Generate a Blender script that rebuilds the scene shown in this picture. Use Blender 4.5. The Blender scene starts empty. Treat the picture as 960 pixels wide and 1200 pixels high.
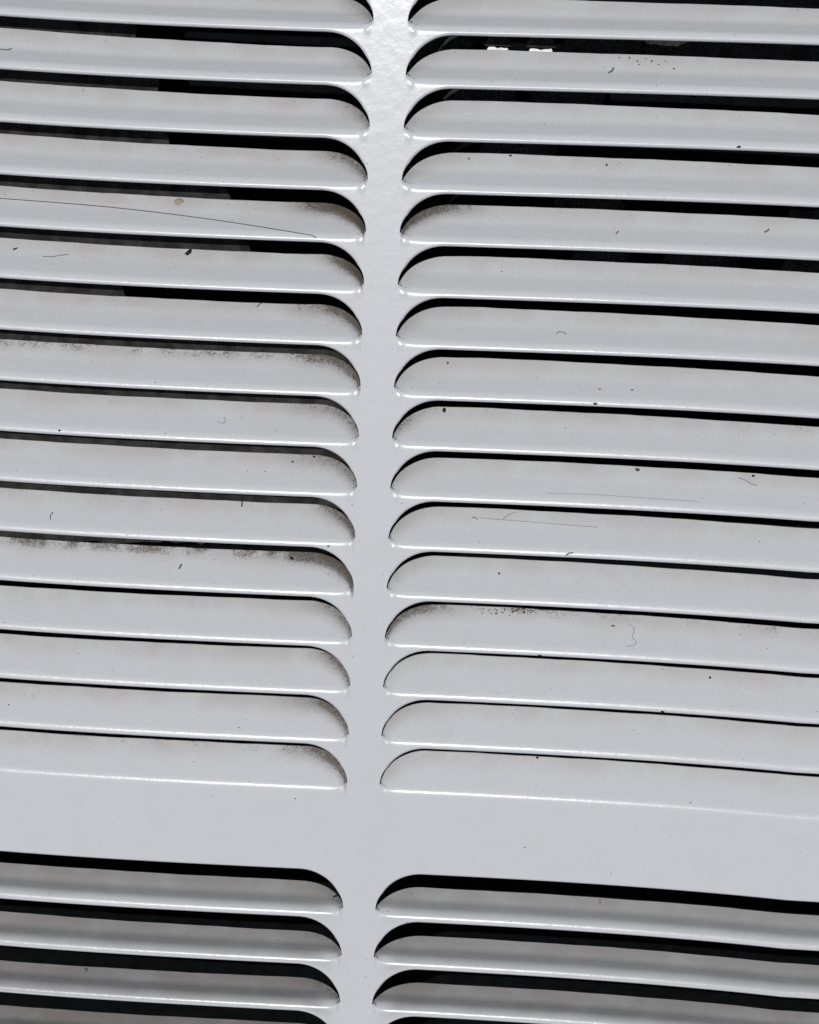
import bpy, bmesh, math, random
import numpy as np
from mathutils import Vector, Matrix
from mathutils.bvhtree import BVHTree

random.seed(7)
rng = np.random.default_rng(7)
scene = bpy.context.scene
COL = scene.collection
U = 0.0002                      # metres per drawing unit (louvre pitch 60 units = 12 mm)

# ------------------------------------------------------------------ camera
F_PX = 2700.0                   # focal length in pixels of a 960 x 1200 frame
PA, PB, PC = 0.15675555731673685, -0.07327691759889811, -0.03765938501021193
CAM = np.array([239.1919393095244, -143.1781157425339, 2670.8646131771475])
ca, sa, cb, sb, cc, sc_ = math.cos(PA), math.sin(PA), math.cos(PB), math.sin(PB), math.cos(PC), math.sin(PC)
R = (np.array([[cc, -sc_, 0], [sc_, cc, 0], [0, 0, 1]]) @ np.array([[1, 0, 0], [0, ca, -sa], [0, sa, ca]])
     @ np.array([[cb, 0, sb], [0, 1, 0], [-sb, 0, cb]]))
cam_d = bpy.data.cameras.new("camera")
cam = bpy.data.objects.new("camera", cam_d)
COL.objects.link(cam)
cam_d.sensor_fit = 'HORIZONTAL'
cam_d.sensor_width = 36.0
cam_d.lens = 36.0*F_PX/960.0
cam_d.clip_start = 0.01
cam_d.clip_end = 200.0
M4 = Matrix(R.T.tolist()).to_4x4()
M4.translation = Vector(CAM*U)
cam.matrix_world = M4
scene.camera = cam

# ------------------------------------------------------------------ light
SUN_DIR = Vector((-0.09, 0.178, 1.0)).normalized()     # towards the sun, almost overhead
SUN_EL = math.asin(SUN_DIR.z)
SUN_AZ = math.atan2(SUN_DIR.x, SUN_DIR.y)
world = bpy.data.worlds.new("World")
scene.world = world
world.use_nodes = True
wn, wl = world.node_tree.nodes, world.node_tree.links
for n in list(wn): wn.remove(n)
sky = wn.new("ShaderNodeTexSky")
sky.sky_type = 'NISHITA'
sky.sun_disc = False
sky.sun_elevation = SUN_EL
sky.sun_rotation = SUN_AZ
sky.air_density = 1.0; sky.dust_density = 2.5; sky.ozone_density = 0.8
bg = wn.new("ShaderNodeBackground"); bg.inputs["Strength"].default_value = 0.05
wo = wn.new("ShaderNodeOutputWorld")
wl.new(sky.outputs[0], bg.inputs[0]); wl.new(bg.outputs[0], wo.inputs[0])

sun_d = bpy.data.lights.new("sun", 'SUN')
sun_d.energy = 3.0
sun_d.angle = math.radians(0.5)
sun_d.color = (1.0, 0.985, 0.965)
sun = bpy.data.objects.new("sun", sun_d)
COL.objects.link(sun)
sun.rotation_euler = SUN_DIR.to_track_quat('Z', 'Y').to_euler()
sun.location = SUN_DIR*3

scene.view_settings.view_transform = 'Standard'
scene.view_settings.look = 'None'
scene.view_settings.gamma = 1.0
scene.view_settings.use_curve_mapping = False
scene.view_settings.exposure = -0.31
scene.cycles.use_denoising = False
scene.cycles.max_bounces = 8
scene.cycles.diffuse_bounces = 4

# ------------------------------------------------------------------ materials
def new_mat(name):
    m = bpy.data.materials.new(name); m.use_nodes = True
    nt = m.node_tree
    for n in list(nt.nodes): nt.nodes.remove(n)
    out = nt.nodes.new("ShaderNodeOutputMaterial")
    b = nt.nodes.new("ShaderNodeBsdfPrincipled")
    nt.links.new(b.outputs[0], out.inputs[0])
    return m, nt, b
class NT:
    """small helper for wiring maths nodes"""
    def __init__(s, nt): s.nt = nt
    def link(s, a, b): s.nt.links.new(a, b)
    def put(s, sock, v):
        if hasattr(v, "is_output"): s.nt.links.new(v, sock)
        else: sock.default_value = v
    def math(s, op, a, b=0.0, clamp=False):
        n = s.nt.nodes.new("ShaderNodeMath"); n.operation = op; n.use_clamp = clamp
        s.put(n.inputs[0], a); s.put(n.inputs[1], b); return n.outputs[0]
    def ramp(s, v, a, b, lo=0.0, hi=1.0):
        n = s.nt.nodes.new("ShaderNodeMapRange"); n.interpolation_type = 'SMOOTHSTEP'
        s.put(n.inputs[0], v); n.inputs[1].default_value = a; n.inputs[2].default_value = b
        n.inputs[3].default_value = lo; n.inputs[4].default_value = hi; return n.outputs[0]
    def noise(s, vec, scale, detail=2.0, rough=0.5, w=None):
        n = s.nt.nodes.new("ShaderNodeTexNoise")
        if w is not None:
            n.noise_dimensions = '4D'; s.put(n.inputs["W"], w)
        s.put(n.inputs["Vector"], vec); n.inputs["Scale"].default_value = scale
        n.inputs["Detail"].default_value = detail; n.inputs["Roughness"].default_value = rough
        return n.outputs[0]
    def scalev(s, vec, k):
        n = s.nt.nodes.new("ShaderNodeVectorMath"); n.operation = 'MULTIPLY'
        s.put(n.inputs[0], vec); n.inputs[1].default_value = k; return n.outputs[0]
    def mix(s, f, a, b):
        n = s.nt.nodes.new("ShaderNodeMix"); n.data_type = 'RGBA'
        s.put(n.inputs[0], f); s.put(n.inputs[6], a); s.put(n.inputs[7], b); return n.outputs[2]
    def attr(s, name):
        n = s.nt.nodes.new("ShaderNodeAttribute"); n.attribute_type = 'OBJECT'; n.attribute_name = name
        return n.outputs["Fac"]

def enamel_material():
    m, nt, b = new_mat("white_enamel"); t = NT(nt)
    obj = nt.nodes.new("ShaderNodeTexCoord").outputs["Object"]
    pos = t.scalev(obj, (1/U/100,)*3)                  # 1 = 100 drawing units
    uvn = nt.nodes.new("ShaderNodeUVMap"); uvn.uv_map = "stain_map"
    sep = nt.nodes.new("ShaderNodeSeparateXYZ"); t.link(uvn.outputs[0], sep.inputs[0])
    d = t.math('MULTIPLY', sep.outputs[0], 100.0)      # distance from the end of the louvre
    e = t.math('MULTIPLY', sep.outputs[1], 100.0)      # distance below the free edge
    seed = t.attr("seed"); corner = t.attr("corner_dirt"); edge = t.attr("edge_dirt"); reach = t.attr("reach"); grime = t.attr("grime")
    # paint: cool white with faint mottling
    grain = t.noise(pos, 62.0, 2.0, 0.6)
    blot = t.noise(pos, 2.2, 3.0, 0.55)
    streak = t.noise(t.scalev(pos, (0.5, 5.0, 3.0)), 3.0, 3.0, 0.6)
    base = t.mix(t.ramp(grain, .3, .7), (.586, .604, .619, 1), (.633, .652, .667, 1))
    base = t.mix(t.math('MULTIPLY', t.ramp(blot, .45, .75), .22), base, (.60, .578, .57, 1))
    base = t.mix(t.math('MULTIPLY', t.ramp(streak, .5, .8), .20), base, (.52, .555, .565, 1))
    # film of dust on the upper half of the tongues
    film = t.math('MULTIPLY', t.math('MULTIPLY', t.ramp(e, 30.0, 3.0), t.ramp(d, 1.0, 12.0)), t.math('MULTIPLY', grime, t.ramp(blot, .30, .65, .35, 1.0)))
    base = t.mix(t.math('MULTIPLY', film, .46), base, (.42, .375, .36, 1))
    dust_shade = t.attr("dust_shade")  # lower slats: brown-grey dust tint that also paints in shade on their steep faces
    base = t.mix(t.math('MULTIPLY', t.math('MULTIPLY', t.ramp(d, 3.0, 40.0), t.ramp(e, 56.0, 36.0)), t.math('MULTIPLY', dust_shade, t.ramp(blot, .2, .6, .75, 1.0))), base, (.19, .175, .160, 1))
    # brown grime: in the corner by the rib and along the free edge
    wv = t.math('MULTIPLY', seed, 7.3)
    n1 = t.noise(t.scalev(pos, (1.0, 1.6, 1.0)), 16.0, 5.0, 0.68, w=wv)
    n2 = t.noise(t.scalev(pos, (1.0, 2.2, 1.0)), 48.0, 3.0, 0.65, w=wv)
    n3 = t.noise(pos, 3.5, 2.0, 0.5, w=wv)
    speck = t.math('ADD', t.math('MULTIPLY', n1, .42), t.math('MULTIPLY', n2, .58))
    ew = t.math('ADD', e, t.math('MULTIPLY', t.math('SUBTRACT', n1, .5), 16.0))
    cmask = t.math('MULTIPLY', t.ramp(t.math('DIVIDE', d, t.math('MAXIMUM', reach, .2)), 110.0, 15.0), t.ramp(ew, 26.0, 2.0))
    cmask = t.math('MULTIPLY', cmask, t.math('MULTIPLY', corner, t.ramp(d, .6, 4.5)))
    emask = t.math('MULTIPLY', t.ramp(ew, 20.0, 2.0), t.math('MULTIPLY', t.ramp(n3, .22, .62), edge))
    soft = t.math('ADD', t.math('MULTIPLY', cmask, .74), t.math('MULTIPLY', emask, .14), clamp=True)
    amount = t.math('ADD', cmask, emask, clamp=True)
    thr = t.math('SUBTRACT', .64, t.math('MULTIPLY', amount, .24))
    hard = t.math('MULTIPLY', t.math('SUBTRACT', speck, thr), 9.0, clamp=True)
    hard = t.math('MULTIPLY', hard, t.ramp(amount, .02, .30))
    base = t.mix(soft, base, (.115, .096, .082, 1))
    base = t.mix(t.math('MULTIPLY', hard, .80), base, (.082, .066, .050, 1))
    # loose tiny specks anywhere
    vor = nt.nodes.new("ShaderNodeTexVoronoi"); vor.inputs["Scale"].default_value = 7.0
    t.link(pos, vor.inputs["Vector"])
    sp = t.math('MULTIPLY', t.math('LESS_THAN', vor.outputs["Distance"], .085), t.ramp(n2, .52, .60))
    base = t.mix(t.math('MULTIPLY', sp, t.math('MULTIPLY', grime, .55)), base, (.20, .18, .165, 1))
    t.link(base, b.inputs["Base Color"])
    rough = t.math('ADD', .185, t.math('MULTIPLY', amount, .4))
    rough = t.math('ADD', rough, t.math('MULTIPLY', grain, .10))
    t.link(rough, b.inputs["Roughness"])
    b.inputs["Specular IOR Level"].default_value = 0.27
    # orange peel of the powder coat
    peel = t.math('ADD', t.math('MULTIPLY', t.noise(pos, 24.0, 2.0, .5), .45), t.math('MULTIPLY', grain, .25))
    peel = t.math('ADD', peel, t.math('MULTIPLY', t.noise(pos, 6.5, 1.0, .4), 1.7))
    bump = nt.nodes.new("ShaderNodeBump")
    bump.inputs["Strength"].default_value = 0.08
    bump.inputs["Distance"].default_value = U*1.5
    t.link(peel, bump.inputs["Height"]); t.link(bump.outputs[0], b.inputs["Normal"])
    return m

def matte(name, col, rough=0.8, var=0.3, scale=6.0, spec=0.3):
    m, nt, b = new_mat(name); t = NT(nt)
    obj = nt.nodes.new("ShaderNodeTexCoord").outputs["Object"]
    pos = t.scalev(obj, (1/U/100,)*3)
    n = t.noise(pos, scale, 4.0, .6)
    lo = tuple(c*(1-var) for c in col)+(1,); hi = tuple(min(1, c*(1+var)) for c in col)+(1,)
    t.link(t.mix(t.ramp(n, .3, .7), lo, hi), b.inputs["Base Color"])
    b.inputs["Roughness"].default_value = rough
    b.inputs["Specular IOR Level"].default_value = spec
    bump = nt.nodes.new("ShaderNodeBump"); bump.inputs["Strength"].default_value = .3
    bump.inputs["Distance"].default_value = U*3
    t.link(n, bump.inputs["Height"]); t.link(bump.outputs[0], b.inputs["Normal"])
    return m

MAT = dict(
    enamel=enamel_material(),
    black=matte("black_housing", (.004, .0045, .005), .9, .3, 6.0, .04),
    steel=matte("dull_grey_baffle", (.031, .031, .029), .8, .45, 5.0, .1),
    beige=matte("beige_edge", (.30, .27, .24), .8, .4, 20.0),
    leaf=matte("rotten_leaf", (.03, .029, .026), .8, .6, 14.0),
    hair=matte("dark_hair", (.05, .05, .065), .5, .2, 20.0),
    grit=matte("dark_grit", (.018, .016, .014), .8, .4, 30.0),
    greygrit=matte("grey_grit", (.19, .19, .185), .8, .4, 30.0),
    brown=matte("brown_crumb", (.085, .06, .04), .8, .4, 30.0),
    palefibre=matte("pale_fibre", (.33, .33, .33), .7, .2, 30.0),
    tan=matte("tan_flake", (.40, .355, .28), .8, .12, 25.0),
    pale=matte("pale_plastic", (.80, .80, .79), .35, .18, 22.0),
)

# ------------------------------------------------------------------ pressed sheet: geometry
HW, PITCH, BAR, S0, RX, RF = 19.5, 60.0, 156.73, 46.5, 56.0, 3.0
LEN = 1000.0                     # length of a louvre
TH = 6.0                         # thickness of the sheet
TOP_K, END_K = -4, 23            # first and last hinge line
CU = [-0.2704890165575373, -0.06392166799803034, 0.783811099953475, -8.400511382368103]
CV = np.array([0.03055469906645033, 5.796210838683186, -1.3360784675350887, -2.2276652579699894, 0.3375317325962776,
      3.671789793671317, -6.7406305156614374, 2.1137263936006563, -0.27658731399775394, -0.6068337999409796,
      1.1067732665976895, 0.2523190097294216])
def sm(x):
    x = np.clip(x, 0, 1); return x*x*(3-2*x)
def hinge(k):
    return -PITCH*k if k < 16 else -PITCH*15-BAR-PITCH*(k-16)
def warp(u, v):                  # the sheet is not perfectly true: millimetre-size drift of the rows
    a = np.clip(u, -470, 520)/500; b = np.clip(v, -1200, 60)/600+1
    f = np.stack([np.ones_like(a), a, b, a*b, a*a, a*a*b, a**3, a**3*b, b*b, a*b*b, a*a*b*b, b**3], -1)
    return u+CU[0]+CU[1]*b+CU[2]*b*b+CU[3]*u/500, v+f@CV
def theta(k):
    wob = .7*math.sin(k*5.3+1)
    return math.radians(wob+55-24*min(max(k/15, 0), 1) if k < 16 else 73+2*min(k-16, 3))
# tongue length per row at four stations across the panel
STN = [-452., -108., 118., 505.]
TRIM = np.array([
 [49.0, 47.1, 45.4, 44.2, 43.1, 42.5, 42.4, 42.5, 42.1, 41.8, 42.0, 42.0, 42.0, 41.9, 41.25, 42.75, 40.0, 36.5, 39.5],
 [43.9, 43.6, 42.7, 42.0, 41.7, 42.0, 42.8, 42.9, 41.2, 41.5, 42.6, 43.6, 44.2, 43.3, 42.5, 42.5, 38.0, 38.7, 41.0],
 [46.9, 48.0, 47.0, 46.3, 46.4, 46.4, 46.0, 46.0, 44.3, 45.0, 45.2, 45.7, 45.0, 43.7, 43.3, 40.25, 39.3, 40.0, 40.25],
 [43.0, 42.6, 42.8, 43.7, 42.5, 41.8, 42.0, 42.4, 42.3, 41.8, 41.7, 42.0, 43.0, 42.8, 42.0, 40.5, 38.6, 39.8, 40.0]])
def trim(k, u):
    i = min(max(k-1, 0), 18)
    j = k*2.7+np.where(u < 0, 0, 1.9)
    burr = .22*np.sin(u*.031+j)+.16*np.sin(u*.083+2*j)+.10*np.sin(u*.19+3*j)
    return np.interp(u, STN, TRIM[:, i])+burr
def ell(d, d0):
    q = np.clip((RX-d)/(RX-d0), 0, 1)**1.95
    return np.sqrt(np.clip(1-q, 0, 1))
def fold(d): return np.minimum(d, LEN-d)
def arch(d): return (S0+RF)*ell(fold(d), 0.0)
def tongue(d, k, side):
    return trim(k, side*(HW+d))*ell(fold(d), 2.2)
def slope_shape(s, k): return sm((s+14)/(15 if k < 16 else 23))*(1-(.34-.24*min(max(k/15, 0), 1) if k < 16 else .25)*sm((s-14)/14))
def sheet(d, s, k, side, bent=True):
    """point of the pressed sheet: d from the end of the louvre, s up from the hinge line"""
    d, s = np.broadcast_arrays(np.asarray(d, float), np.asarray(s, float))
    a = sm(fold(d)/(24.0-20.5*sm((s+9)/12)))
    m = s > -14
    L = np.where(m, s+14, 0.0)
    W = np.zeros_like(s); Z = np.zeros_like(s)
    if bent:
        th = theta(k); n = 16
        for i in range(n):
            al = th*a*slope_shape(-14+L*(i+.5)/n, k)
            W += np.cos(al)*L/n; Z -= np.sin(al)*L/n
        w = np.where(m, -14+W, s)
        f = fold(d)
        Z = Z + DIMPLE*np.exp(-(((f-7.0)/3.4)**2+((s+11)/3.4)**2))
    else:
        w = s
    u, v = warp(side*(HW+d), hinge(k)+w)
    return np.stack([u, v, Z], -1)
DIMPLE = 0.45
def normals(d, s, k, side, bent=True):
    h = .25
    pd = sheet(d+h, s, k, side, bent)-sheet(d-h, s, k, side, bent)
    ps = sheet(d, s+h, k, side, bent)-sheet(d, s-h, k, side, bent)
    n = np.cross(pd, ps)*side
    n[n[..., 2] < 0] *= -1
    return n/np.maximum(np.linalg.norm(n, axis=-1, keepdims=True), 1e-9)

near = [0, .4, .9, 1.2, 1.6, 2.2, 2.6, 3, 4, 5, 6, 7, 8, 9, 10, 11.5, 13, 15, 17, 19.5, 22.5, 26, 30, 35, 40, 46, 52, 56, 62, 72]
mid = list(np.arange(100, LEN-99, 16))
DCOL = np.array(near+mid+[LEN-x for x in reversed(near)])

class Buf:
    def __init__(s): s.v = []; s.n = []; s.uv = []; s.f = []; s.c = 0
    def grid(s, P, N, UV, flip=False):
        r, c = P.shape[:2]
        base = s.c
        s.v.append(P.reshape(-1, 3)); s.n.append(N.reshape(-1, 3)); s.uv.append(UV.reshape(-1, 2))
        i, j = np.meshgrid(np.arange(r-1), np.arange(c-1), indexing='ij')
        a = base+i*c+j; b = a+1; d = a+c; e = d+1
        q = np.stack([a, b, e, d] if not flip else [a, d, e, b], -1).reshape(-1, 4)
        s.f.append(q); s.c += r*c
    def object(s, name, mat, parent=None):
        V = np.concatenate(s.v); N = np.concatenate(s.n); UV = np.concatenate(s.uv); Q = np.concatenate(s.f)
        # drop collapsed quads
        ar = np.linalg.norm(np.cross(V[Q[:, 2]]-V[Q[:, 0]], V[Q[:, 3]]-V[Q[:, 1]]), axis=1)
        Q = Q[ar > 1e-7]
        ALLV.append((V, Q))
        me = bpy.data.meshes.new(name)
        me.from_pydata((V*U).tolist(), [], Q.tolist())
        me.polygons.foreach_set("use_smooth", np.ones(len(me.polygons), bool))
        lay = me.uv_layers.new(name="stain_map")
        li = np.empty(len(me.loops), np.int32); me.loops.foreach_get("vertex_index", li)
        lay.data.foreach_set("uv", UV[li].astype(np.float32).ravel())
        me.update()
        me.normals_split_custom_set_from_vertices(N.tolist())
        me.materials.append(mat)
        o = bpy.data.objects.new(name, me); COL.objects.link(o)
        o.parent = parent
        return o
ALLV = []

def lip_wall(buf, P, N, B, rad, UV, flip, thick):
    """rolled cut edge: fillet from the face over to the back of the sheet; rad per column"""
    rows_p, rows_n = [], []
    for ph in (0, 15, 30, 45, 60, 75, 90):
        p = math.radians(ph)
        rows_p.append(P+(B*math.sin(p)-N*(1-math.cos(p)))*rad[:, None]); rows_n.append(N*math.cos(p)+B*math.sin(p))
    th_ = thick[:, None]; rd = np.minimum(.8, th_*.4)
    low = P-N*np.maximum(th_-rd, rad[:, None])+B*rad[:, None]
    rows_p.append(low); rows_n.append(B.copy())
    rows_p.append(P-N*np.maximum(th_, rad[:, None]+.05)+B*(rad[:, None]*.6)); rows_n.append(-N*.7+B*.7)
    rows_p.append(P-N*th_); rows_n.append(-N)
    buf.grid(np.array(rows_p), np.array(rows_n), np.repeat(UV[None], len(rows_p), 0), flip)

def piece(buf, k, side, low, top, nlow, ntop, lip_edge, tongue_edge, bent=True, stain=True):
    """a strip of the sheet between s=low(d) and s=top(d)"""
    d = DCOL
    lo = low(d); tp = top(d)
    ts = []
    tt = np.linspace(0, 1, nlow+1)
    cut = np.minimum(np.maximum(lo, 0), 0)
    if ntop:
        S = [lo*(1-t) for t in tt]                        # low .. 0
        S += [tp*t for t in np.linspace(0, 1, ntop+1)[1:]]
    else:
        S = [lo*(1-t)+tp*t for t in tt]
    S = np.array(S); D = np.repeat(d[None], len(S), 0)
    P = sheet(D, S, k, side, bent); N = normals(D, S, k, side, bent)
    E = (tp[None]-S) if stain else np.full_like(S, 90.0)
    UV = np.stack([fold(D)/100, E/100], -1)
    fl = side < 0
    buf.grid(P, N, UV, fl)
    f = fold(d)
    thick = .6+(TH-.6)*sm(f/22)
    buf.grid(P-N*thick[None, :, None], -N, np.full_like(UV, .9), not fl)
    def edge_dir(row, rown, sgn):
        tan = np.gradient(row, axis=0)
        b = np.cross(tan, rown); b /= np.maximum(np.linalg.norm(b, axis=1, keepdims=True), 1e-9)
        want = np.array([0, sgn, 0.0])
        flip_ = (b@want) < 0
        # consistent side: use the middle column
        if flip_[len(b)//2]: b = -b
        return b
    if lip_edge:
        b = edge_dir(P[0], N[0], -1)
        lip_wall(buf, P[0], N[0], b, RF*np.clip(.15+f/7, 0, 1), UV[0]*0+.9, not fl, thick)
    if tongue_edge:
        b = edge_dir(P[-1], N[-1], 1)
        lip_wall(buf, P[-1], N[-1], b, 1.3*np.clip(.1+f/12, 0, 1), UV[-1], fl, thick)

def flat(buf, us, vs):
    uu, vv = np.meshgrid(np.asarray(us, float), np.asarray(vs, float))
    x, y = warp(uu, vv)
    P = np.stack([x, y, np.zeros_like(x)], -1); N = np.zeros_like(P); N[..., 2] = 1
    UV = np.full(P.shape[:2]+(2,), .9)
    buf.grid(P, N, UV)
    buf.grid(P-N*TH, -N, UV, True)

# ------------------------------------------------------------------ the panel
panel = bpy.data.objects.new("louvred_vent_panel", None)
COL.objects.link(panel)
panel["label"] = "white enamelled metal vent panel with rows of pressed louvres either side of a narrow rib"
panel["category"] = "vent panel"
panel.empty_display_size = .02

CORNER_L = {-3:.3,-2:.4,-1:.4,0:.5,1:.35,2:.55,3:.75,4:1.5,5:1.4,6:.95,7:.8,8:.62,9:.66,10:.85,11:1.15,12:.75,13:.72,14:.85,15:.85,16:.62,17:.5,18:.62,19:.7}
EDGE_L = {4:.35,5:.3,6:.3,7:.75,8:.2,9:.15,10:.4,11:1.0,12:.1,13:.25,14:.25,15:.55,2:.2,3:.25}
CORNER_R = {4:1.1,0:.2,8:.42,12:.5,10:.2,1:.15,2:.15,15:.15,16:.15,17:.3,18:.35}
EDGE_R = {1:.3,4:.15,8:.4,9:.2,12:.6,10:.15,11:.12,17:.3}
for k in range(TOP_K+1, END_K+1):
    for side in (-1, 1):
        b = Buf()
        if k in (15, END_K): low = lambda d: np.full_like(d, -20.0)
        else: low = lambda d: -PITCH+arch(d)
        piece(b, k, side, low, lambda d: tongue(d, k, side), 12, 26, k not in (15, END_K), True)
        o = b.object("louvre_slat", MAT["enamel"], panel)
        o["seed"] = float(k*2+(side > 0)+5)
        o["corner_dirt"] = float((CORNER_L if side < 0 else CORNER_R).get(k, .16+.1*math.sin(k*2.3)))
        o["edge_dirt"] = float((EDGE_L if side < 0 else EDGE_R).get(k, .05))
        o["reach"] = 1.15 if k in (4, 11) else .55+.75*random.random()
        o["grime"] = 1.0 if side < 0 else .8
        o["dust_shade"] = (0.0 if k < 16 else (.42 if side < 0 else .32)+.12*min(k-16, 3))  # lower bank only: dust plus painted shade, deeper row by row

# narrow rib between the two stacks of louvres (above and below the crossbar)
RIBU = np.linspace(-HW, HW, 9)
def rib(vs):
    b = Buf(); flat(b, RIBU, vs)
    o = b.object("centre_rib", MAT["enamel"], panel)
    o["seed"] = 1.0; o["corner_dirt"] = 0.0; o["edge_dirt"] = 0.0; o["grime"] = .35
    return o
vs = []
for k in range(15, TOP_K-1, -1):
    if k == 15: vs += list(np.linspace(-20, 0, 13)+hinge(15))
    else: vs += list(np.linspace(-PITCH, 0, 13)[1:]+hinge(k))
rib(vs)
vs = []
for k in range(END_K, 15, -1):
    if k == END_K: vs += list(np.linspace(-20, 0, 13)+hinge(k))
    else: vs += list(np.linspace(-PITCH, 0, 13)[1:]+hinge(k))
rib(vs)

# plain crossbar between the upper and the lower bank
b = Buf()
for side in (-1, 1):
    piece(b, 15, side, lambda d: -BAR+arch(d), lambda d: np.full_like(d, -20.0), 24, 0, True, False, True, False)
flat(b, RIBU, np.linspace(hinge(16), hinge(15)-20, 25))
o = b.object("crossbar", MAT["enamel"], panel)
o["seed"] = 2.0; o["corner_dirt"] = 0.0; o["edge_dirt"] = 0.0; o["grime"] = .3

# flat margin with turned-down sides
EDGE_U = HW+LEN+90
VT, VB = hinge(TOP_K)+90, hinge(END_K)-110
b = Buf()
for side in (-1, 1):
    piece(b, TOP_K, side, lambda d: -PITCH+arch(d), lambda d: np.zeros_like(d), 12, 0, True, False, False, False)
    us = np.array([HW+LEN, EDGE_U])*side
    flat(b, np.sort(us), np.arange(VB, VT+1, (VT-VB)/60))
uall = np.concatenate([-(HW+DCOL[::-1]), RIBU[1:-1], HW+DCOL])
flat(b, uall, np.linspace(hinge(TOP_K), VT, 4))
flat(b, uall, np.linspace(VB, hinge(END_K)-20, 4))
def skirt(us, vs, out):
    us, vs = np.asarray(us, float), np.asarray(vs, float)
    x, y = warp(us, vs); out = np.asarray(out, float)
    P0 = np.stack([x, y, np.zeros_like(x)], -1); rows_p, rows_n = [], []
    N = np.array([0, 0, 1.0])
    for ph in (0, 22, 45, 67, 90):
        p = math.radians(ph)
        rows_p.append(P0+out*8*math.sin(p)-N*8*(1-math.cos(p))); rows_n.append(np.repeat((N*math.cos(p)+out*math.sin(p))[None], len(us), 0))
    rows_p.append(P0+out*8-N*330); rows_n.append(np.repeat(out[None], len(us), 0))
    P = np.array(rows_p); b.grid(P, np.array(rows_n), np.full(P.shape[:2]+(2,), .9))
skirt([-EDGE_U, EDGE_U], [VB, VB], (0, -1, 0)); skirt([EDGE_U, -EDGE_U], [VT, VT], (0, 1, 0))
skirt([EDGE_U]*30, np.linspace(VB, VT, 30), (1, 0, 0)); skirt([-EDGE_U]*30, np.linspace(VT, VB, 30), (-1, 0, 0))
o = b.object("margin_frame", MAT["enamel"], panel)
o["seed"] = 3.0; o["corner_dirt"] = 0.0; o["edge_dirt"] = 0.0; o["grime"] = .3

tree = BVHTree.FromPolygons(np.concatenate([v for v, q in ALLV]).tolist(),
    np.concatenate([q+o_ for (v, q), o_ in zip(ALLV, np.cumsum([0]+[len(v) for v, q in ALLV[:-1]]))]).tolist())

# ------------------------------------------------------------------ helpers for small things
def mesh_obj(name, verts, faces, mat, parent=None, smooth=True, loc=None):
    me = bpy.data.meshes.new(name)
    V = np.asarray(verts, float)
    if loc is not None: V = V-np.asarray(loc, float)
    me.from_pydata((V*U).tolist(), [], faces); me.materials.append(mat)
    if smooth: me.polygons.foreach_set("use_smooth", np.ones(len(me.polygons), bool))
    me.update()
    o = bpy.data.objects.new(name, me); COL.objects.link(o)
    if loc is not None: o.location = Vector(np.asarray(loc, float)*U)
    o.parent = parent
    return o
def tag(o, label, cat, group=None):
    o["label"] = label; o["category"] = cat
    if group: o["group"] = group
    return o
def spot(x, y):
    """where the sheet is under pixel (x, y) of the photograph: point, normal"""
    dr = np.array([(x-480)/F_PX, -(y-600)/F_PX, -1.0])@R
    p, n, i, t = tree.ray_cast(Vector(CAM), Vector(dr).normalized())
    if p is None: return None, None
    n = np.array(n)
    if n[2] < 0: n = -n
    return np.array(p), n
def below(x, y, z):
    dr = np.array([(x-480)/F_PX, -(y-600)/F_PX, -1.0])@R
    return CAM+dr*((z-CAM[2])/dr[2])

# ------------------------------------------------------------------ housing under the panel
def box(name, lo, hi, mat, parent):
    x0, y0, z0 = lo; x1, y1, z1 = hi
    v = [(x0,y0,z0),(x1,y0,z0),(x1,y1,z0),(x0,y1,z0),(x0,y0,z1),(x1,y0,z1),(x1,y1,z1),(x0,y1,z1)]
    f = [(0,3,2,1),(4,5,6,7),(0,1,5,4),(1,2,6,5),(2,3,7,6),(3,0,4,7)]
    return mesh_obj(name, v, f, mat, parent, False)
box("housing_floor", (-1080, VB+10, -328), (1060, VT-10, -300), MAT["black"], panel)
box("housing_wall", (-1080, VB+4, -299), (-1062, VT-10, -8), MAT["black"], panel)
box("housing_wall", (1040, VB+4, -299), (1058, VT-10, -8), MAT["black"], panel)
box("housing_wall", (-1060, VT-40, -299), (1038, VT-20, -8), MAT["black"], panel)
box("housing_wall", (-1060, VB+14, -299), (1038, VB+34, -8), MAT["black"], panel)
def baffle(pts, z, thick=8):
    rs = random.Random(3); rough = []
    for p, q in zip(pts, pts[1:]+pts[:1]):
        m = max(1, int(math.hypot(q[0]-p[0], q[1]-p[1])/14))
        for i in range(m):
            w_ = i/m; j_ = 4.5 if i else 0
            rough.append((p[0]+(q[0]-p[0])*w_+rs.uniform(-j_, j_), p[1]+(q[1]-p[1])*w_+rs.uniform(-j_, j_)))
    pts = rough
    n = len(pts)
    v = [(p[0], p[1], z) for p in pts]+[(p[0], p[1], z-thick) for p in pts]
    f = [tuple(range(n)), tuple(range(2*n-1, n-1, -1))]+[(i, i+n, (i+1) % n+n, (i+1) % n) for i in range(n)]
    return mesh_obj("baffle_plate", v, f, MAT["steel"], panel, False)
def P2(x, y, z): return tuple(below(x, y, z)[:2])
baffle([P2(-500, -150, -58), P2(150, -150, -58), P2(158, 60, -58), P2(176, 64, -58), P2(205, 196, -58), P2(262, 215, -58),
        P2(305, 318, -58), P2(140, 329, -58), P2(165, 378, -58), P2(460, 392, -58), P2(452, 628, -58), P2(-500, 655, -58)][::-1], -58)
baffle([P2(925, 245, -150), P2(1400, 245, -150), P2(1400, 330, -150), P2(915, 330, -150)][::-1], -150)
baffle([P2(840, -60, -150), P2(1400, -60, -150), P2(1400, 86, -150), P2(780, 80, -150), P2(830, 20, -150)][::-1], -150)

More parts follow.
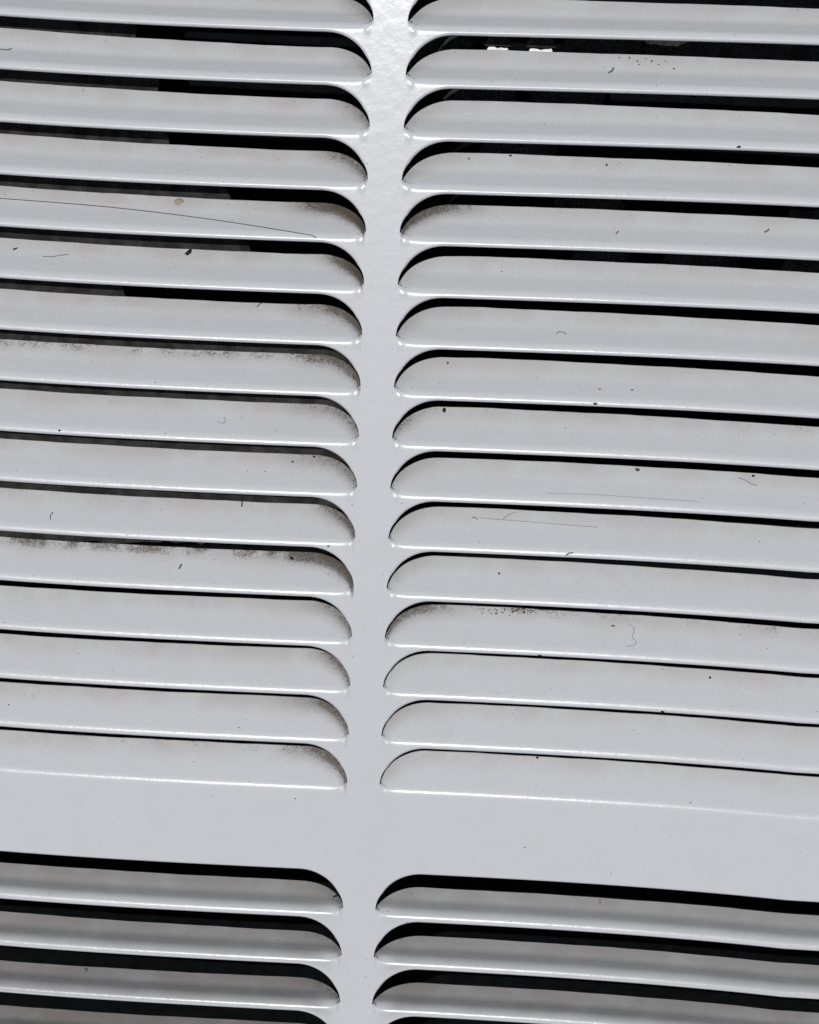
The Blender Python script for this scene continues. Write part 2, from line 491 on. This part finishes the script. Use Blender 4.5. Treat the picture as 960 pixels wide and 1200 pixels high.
# ------------------------------------------------------------------ things caught in and on the louvres
def tube(name, pts, r, mat, sides=6):
    pts = np.asarray(pts, float); n = len(pts)
    v, f = [], []
    for i in range(n):
        t = pts[min(i+1, n-1)]-pts[max(i-1, 0)]; t /= max(np.linalg.norm(t), 1e-9)
        a = np.cross(t, [0, 0, 1.0])
        a = a/np.linalg.norm(a) if np.linalg.norm(a) > 1e-6 else np.array([1.0, 0, 0])
        c = np.cross(a, t)
        rr = r*(.45 if i in (0, n-1) else 1)
        for j in range(sides):
            q = 2*math.pi*j/sides
            v.append(pts[i]+rr*(a*math.cos(q)+c*math.sin(q)))
    for i in range(n-1):
        for j in range(sides):
            f.append((i*sides+j, i*sides+(j+1) % sides, (i+1)*sides+(j+1) % sides, (i+1)*sides+j))
    f.append(tuple(range(sides))[::-1]); f.append(tuple(range((n-1)*sides, n*sides)))
    return mesh_obj(name, v, f, mat, loc=pts[0])
def smooth_path(p, n):
    p = np.asarray(p, float); m = len(p)
    t = np.linspace(0, m-1, n); out = []
    for x in t:
        i = min(int(x), m-2); f = x-i
        a, b_, c, d = p[max(i-1, 0)], p[i], p[i+1], p[min(i+2, m-1)]
        out.append(.5*((2*b_)+(c-a)*f+(2*a-5*b_+4*c-d)*f*f+(3*b_-a-3*c+d)*f**3))
    return np.array(out)
def fibre(name, px, r, mat, label, cat, lift=None, n=28, group=None):
    pts = []
    for x, y in smooth_path(px, n):
        p, nn = spot(x, y)
        if p is None: continue
        pts.append(p+nn*(r*.9 if lift is None else lift))
    if len(pts) < 3: print('NOFIBRE', px[0], label); return
    return tag(tube(name, pts, r, mat), label, cat, group)
def crumb(name, x, y, rx, ry, ang, mat, label, cat, h=.5, group=None, seed=0):
    """an irregular lump lying on the sheet, rx by ry units, turned by ang degrees"""
    p, nn = spot(x, y)
    if p is None or p[2] < -60: print('NOCRUMB', x, y, p); return
    rs = random.Random(seed+int(x*13+y*7))
    e1 = np.array([1.0, 0, 0]); e1 -= nn*(e1@nn); e1 /= np.linalg.norm(e1); e2 = np.cross(nn, e1)
    ca_, sa_ = math.cos(math.radians(ang)), math.sin(math.radians(ang))
    A, B_ = e1*ca_+e2*sa_, -e1*sa_+e2*ca_
    m = 11; v = []; hh = min(rx, ry)*h
    for ring, (k_, z) in enumerate(((1.0, -.15), (1.04, .25), (.75, .8), (.35, 1.0))):
        for i in range(m):
            q = 2*math.pi*i/m
            w_ = (1+rs.uniform(-.28, .28)) if ring == 0 else 0
            if ring == 0: v.append((q, w_))
    prof = v; V = []
    for k_, z in ((.96, -.15), (1.04, .25), (.75, .8), (.35, 1.0)):
        for q, w_ in prof:
            V.append(p+(A*rx*math.cos(q)+B_*ry*math.sin(q))*w_*k_+nn*hh*(z+rs.uniform(-.1, .1)))
    f = [(r_*m+i, r_*m+(i+1) % m, (r_+1)*m+(i+1) % m, (r_+1)*m+i) for r_ in range(3) for i in range(m)]
    f.append(tuple(range(3*m, 4*m))); f.append(tuple(range(m))[::-1])
    return tag(mesh_obj(name, V, f, mat, loc=p), label, cat, group)

# left bank
fibre("hair", [(-30, 229), (0, 232.5), (60, 237), (130, 243), (200, 251), (270, 260.5), (330, 270), (355, 274), (366, 276), (371, 279.5)], .45, MAT["hair"],
      "long dark hair lying almost straight along an upper left slat, hooked at its right end", "hair", n=90)
fibre("hair", [(-6, 56), (2, 58), (9, 58.5), (14, 57)], .5, MAT["hair"], "short curved hair end at the left edge near the top", "hair")
crumb("paint_flake", 209, 237, 5.6, 5.2, 10, MAT["tan"], "tan chip the size of a lentil stuck above the long dark hair", "chip", .25)
crumb("seed_husk", 221, 296, 5.2, 2.3, 52, MAT["grit"], "largest black husk, slanted, on the slat below the long hair", "seed", .6)
crumb("seed_husk", 18, 291.5, 3.0, 1.2, 30, MAT["grit"], "small black husk at the far left on the slat below the long hair", "seed", .6)
fibre("bristle", [(283.5, 585.5), (283.7, 590), (283.3, 594)], .75, MAT["hair"], "short upright black bristle on a middle left slat", "bristle")
fibre("fibre", [(213, 661), (211.5, 664), (210.5, 665.5), (210, 667)], .8, MAT["hair"], "tiny dark comma of fibre below the dirtiest left slat edge", "fibre")
crumb("crumb", 342, 654, 3.4, 1.5, -10, MAT["grit"], "black crumb inside the brown grime of the dirtiest left slat", "crumb", .5)
crumb("seed_husk", 101, 1137, 1.9, 3.4, 20, MAT["greygrit"], "grey drop shaped husk on a dark slat at the bottom left", "seed", .6)
crumb("crumb", 393, 1050.5, 3.4, 1.4, 20, MAT["grit"], "dark crumb wedged beside the rib on the first slat under the crossbar", "crumb", .6)
crumb("crumb", 368, 535, 1.5, 1.4, 0, MAT["grit"], "black dot at the free edge of a middle left slat close to the rib", "crumb")
crumb("crumb", 343, 541.5, 1.4, 2.0, 0, MAT["greygrit"], "grey speck beside the black dot on a middle left slat", "crumb")
crumb("crumb", 69.5, 504.5, 1.6, 1.2, 0, MAT["grit"], "dark speck sitting on a lip at middle left", "crumb")
fibre("fibre", [(301, 360), (305, 356), (309, 354.5)], .5, MAT["hair"], "thin dark fibre beside grime on the left slat with the slanted scratch", "fibre")
fibre("fibre", [(255, 495), (262, 496), (264, 492), (262, 489)], .4, MAT["palefibre"], "faint pale curl of fibre on a clean middle left slat", "fibre")
fibre("fibre", [(62, 600), (59, 605), (59.5, 609)], .45, MAT["hair"], "thin short dark fibre low on a left slat above the dirtiest one", "fibre")
crumb("crumb", 385, 640, 1.6, 1.0, 20, MAT["brown"], "brown grain at the end of the dirtiest left slat edge", "crumb")
fibre("fibre", [(50, 300.5), (60, 301), (70, 299.5), (81, 298)], .5, MAT["greygrit"], "grey smear of fibre on the left slat with the largest husk", "fibre")
# right bank
crumb("seed_husk", 520.5, 480.5, 1.9, 3.6, 5, MAT["grit"], "dark drop shaped husk hanging at a right slat edge near the rib", "seed", .6)
crumb("crumb", 525, 425, 1.4, 1.6, 0, MAT["grit"], "tiny dark speck right of the rib two slats above the dark drop", "crumb")
crumb("crumb", 703, 456, 1.4, 1.1, 0, MAT["greygrit"], "lone grey grain in the middle of a clean right slat", "crumb")
crumb("crumb", 741, 457, 1.8, 1.0, -20, MAT["greygrit"], "grey grain just right of the lone grain on a clean slat", "crumb")
crumb("crumb", 698, 473.2, 2.4, 1.2, -5, MAT["grit"], "dark crumb perched on a lip right of centre", "crumb")
crumb("crumb", 866, 172, 2.6, 1.2, 0, MAT["grit"], "dark crumb perched on a lip at the upper right", "crumb")
crumb("crumb", 747, 550.3, 3.2, 1.8, -10, MAT["brown"], "brown flake under a free edge in the right bank", "crumb", .4)
crumb("crumb", 883, 557.6, 1.7, 1.6, 0, MAT["grit"], "round black speck on a free edge at the far right", "crumb")
fibre("fibre", [(866, 560), (874, 563), (880, 567), (888, 569)], .4, MAT["greygrit"], "faint grey fibre below the round black speck at the far right", "fibre")
fibre("hair", [(736, 731), (742, 735), (743, 741), (741, 747), (746, 752), (742, 757), (734, 757)], .42, MAT["palefibre"], "pale curly hair on a lower right slat", "hair", n=40)
fibre("hair", [(560, 607), (592, 609.5), (630, 612.5), (668, 615.5), (700, 618)], .38, MAT["palefibre"], "thin straight pale hair along a middle right slat", "hair", n=50)
fibre("fibre", [(589, 609), (596, 603.5), (605, 600)], .45, MAT["palefibre"], "short pale fibre crossing the straight pale hair", "fibre")
fibre("fibre", [(553, 607), (557, 606.5), (559.5, 609.5)], .5, MAT["greygrit"], "tiny grey hook at the left end of the straight pale hair", "fibre")
fibre("hair", [(640, 578), (700, 580), (760, 584), (820, 588)], .3, MAT["palefibre"], "faintest pale hair on the slat above the straight pale hair", "hair", n=50)
fibre("fibre", [(663, 651), (667, 648.5), (672, 648)], .7, MAT["hair"], "dark fibre lying on a lip at mid right", "fibre")
fibre("fibre", [(713, 86), (717, 83.5), (719.5, 79.5)], 1.0, MAT["greygrit"], "slanted grey nick on the second right slat from the top", "fibre")
fibre("fibre", [(896, 272.5), (899, 271), (901.5, 269)], 1.0, MAT["greygrit"], "slanted grey nick on a slat at the upper far right", "fibre")
fibre("fibre", [(722, 274.5), (725, 271)], .7, MAT["greygrit"], "short grey tick mark in the middle of an upper right slat", "fibre")
fibre("fibre", [(652, 391), (656, 389), (661, 390), (664, 392)], .5, MAT["greygrit"], "arched grey fibre on an upper middle right slat", "fibre")
fibre("fibre", [(703, 1054), (703.2, 1057), (703.3, 1061)], .4, MAT["greygrit"], "faint upright fibre on the first dark right slat under the crossbar", "fibre")
crumb("crumb", 711, 193.3, 1.5, 1.3, 0, MAT["grit"], "tiny black speck on an upper right slat", "crumb")
crumb("crumb", 598, 182.4, 1.9, 1.3, 0, MAT["grit"], "black crumb at a free edge right of the rib, upper bank", "crumb")
crumb("crumb", 549.5, 186, 1.1, 1.8, 0, MAT["greygrit"], "grey speck at a free edge nearest the rib, upper bank", "crumb")
crumb("crumb", 777, 834, 2.4, 1.3, -10, MAT["grit"], "dark crumb on the last but one right lip above the crossbar", "crumb")
crumb("crumb", 633, 768, 3.0, 1.0, 0, MAT["grit"], "flat dark crumb on a lower right lip", "crumb")
crumb("crumb", 630, 888, 1.5, 1.4, 0, MAT["grit"], "black speck on the last right slat above the crossbar", "crumb")
crumb("crumb", 585, 672, 1.3, 1.5, 0, MAT["grit"], "black pinpoint on a lower right slat near the rib", "crumb")
crumb("crumb", 832, 794, 1.5, 1.4, 0, MAT["grit"], "black pinpoint on a lower slat at far right", "crumb")
crumb("crumb", 718, 733.5, 2.6, 1.3, 0, MAT["greygrit"], "grey crumb left of the pale curly hair", "crumb")
for i, (x, y, r_) in enumerate([(728, 67, 1.2), (738, 66, 1.4), (745, 69, 1.2), (750, 72, 1.3), (756, 68, 1.0), (766, 70, 1.5), (772, 73, 1.3), (788, 77, 1.4), (781, 71, 1.0)]):
    crumb("crumb", x+(i*7 % 5)-2, y+2+(i*5 % 4)-1.5, r_*(.7+.25*(i % 3)), r_*.65, (i*47) % 180, MAT["brown"], "brown grain in the loose row of grains on the second right slat from the top", "crumb", group="brown grains on the second right slat", seed=i)

# brown crust under a lip of the right bank, and crumbs on the edges of the dark slats
def dust(name, region, count, mats, kind_label, size=(.5, 1.2)):
    v, f = [], []
    for i in range(count):
        x, y = region()
        p, nn = spot(x, y)
        if p is None or p[2] < -48: continue
        r_ = random.uniform(*size); m = 5; base = len(v)
        e1 = np.cross(nn, [0, 1, .1]); e1 /= np.linalg.norm(e1); e2 = np.cross(nn, e1)
        a0 = random.random()*6
        for j in range(m):
            q = a0+2*math.pi*j/m; k_ = random.uniform(.6, 1.3)
            v.append(p+(e1*math.cos(q)*1.3+e2*math.sin(q)*.8)*r_*k_)
        v.append(p+nn*r_*.6)
        for j in range(m): f.append((base+j, base+(j+1) % m, base+m))
    o = mesh_obj(name, v, f, mats, smooth=False)
    o["kind"] = "stuff"; o["label"] = kind_label
    return o
dust("dust_grit", lambda: (random.uniform(0, 960), random.uniform(0, 1200)), 350, MAT["greygrit"], "fine grey dust grains scattered over the white slats", (.3, .85))
dust("dark_grit", lambda: (random.uniform(0, 960), random.uniform(0, 1200)), 45, MAT["grit"], "fine black grit scattered over the white slats", (.4, 1.0))
dust("grime_crust", lambda: (random.gauss(600, 18), 713+abs(random.gauss(0, 3.2))), 110, MAT["brown"], "crust of brown grime under a lower right lip", (.5, 1.1))

# pale clips and rotten leaves down in the cavity of the upper right
def clip(x0, x1, y0, y1, label):
    z = -42
    root = bpy.data.objects.new("mounting_clip", None); COL.objects.link(root)
    c = below((x0+x1)/2, y1, z); root.location = Vector(c*U)
    tag(root, label, "clip", "pale clips inside the vent")
    wx = np.linalg.norm(below(x1, y0, z)-below(x0, y0, z)); hy = np.linalg.norm(below(x0, y1, z)-below(x0, y0, z))
    x, y = below(x0, y0, z)[:2]-c[:2]
    def prism(name, pts, za, zb, mat):
        n = len(pts)
        v = [(p[0], p[1], za) for p in pts]+[(p[0], p[1], zb) for p in pts]
        f = [tuple(range(n)), tuple(range(2*n-1, n-1, -1))]+[(i, i+n, (i+1) % n+n, (i+1) % n) for i in range(n)]
        return mesh_obj(name, v, f, mat, root, False)
    q = random.Random(int(x0))
    top = [(x+wx*a_, y-abs(q.gauss(0, .8))-(1.2 if .4 < a_ < .55 else 0)) for a_ in (.93, .8, .64, .5, .34, .2, .08)]
    prism("clip_face", [(x, y-hy-8), (x+wx, y-hy-8), (x+wx*.985, y-hy*.5)]+top+[(x+wx*.02, y-hy*.45)], 0, -14, MAT["pale"])
    arc = [(x+wx/2+wx*.62*math.cos(t_), y+1+wx*.55*math.sin(t_)) for t_ in np.linspace(0, math.pi, 10)]
    prism("clip_dome", arc, -4, -16, MAT["steel"])
clip(571, 596, 54.3, 59, "left one of two bright white clips glimpsed in the gap right of the rib")
clip(620, 648, 55.8, 60.5, "right one of two bright white clips glimpsed in the gap right of the rib")
def leaf(x, y, z, size, ang, tilt, name, label):
    c = below(x, y, z); rs = random.Random(int(x+y))
    V, Fc = [], []; n = 9
    for i in range(n):
        t_ = i/(n-1); w_ = math.sin(math.pi*t_)**.8*.36*(1+rs.uniform(-.12, .12))
        for j, q in enumerate((-1, -.5, 0, .5, 1)):
            lx = (t_-.5)*size; ly = q*w_*size; lz = abs(q)*size*.07+math.sin(t_*5+z)*size*.05+ly*math.tan(tilt)
            a_ = math.radians(ang)
            V.append(c+np.array([lx*math.cos(a_)-ly*math.sin(a_), lx*math.sin(a_)+ly*math.cos(a_), lz]))
    for i in range(n-1):
        for j in range(4): Fc.append((i*5+j, i*5+j+1, (i+1)*5+j+1, (i+1)*5+j))
    o = mesh_obj(name, V, Fc, MAT["leaf"], loc=c)
    md = o.modifiers.new("thickness", 'SOLIDIFY'); md.thickness = U*1.2
    return tag(o, label, "leaf", "dead leaves inside the vent")
for x, y, z, s_, a_, lab in [
    (520, 52, -215, 95, 20, "dark rotten leaf in the cavity beside the two white clips, nearest the rib"),
    (560, 112, -240, 120, -35, "dark rotten leaf in the second gap right of the rib, close to it"),
    (665, 112, -225, 120, 50, "dark rotten leaf in the second gap right of the rib, mid length"),
    (705, 58, -230, 110, 10, "dark rotten leaf in the cavity to the right of the two white clips"),
    (800, 54, -250, 120, -20, "dark rotten leaf in the topmost full gap toward the far right"),
    (610, 170, -235, 110, 15, "dark rotten leaf in the third gap right of the rib"),
    (690, 236, -245, 95, -10, "dark rotten leaf in the fourth gap right of the rib"),
    (705, 300, -230, 95, 40, "dark rotten leaf in the fifth gap right of the rib, mid length"),
    (820, 306, -240, 110, 15, "dark rotten leaf in the fifth gap right of the rib, far along")]:
    leaf(x, y, z, s_, a_, .25*math.sin(x), "dead_leaf", lab)
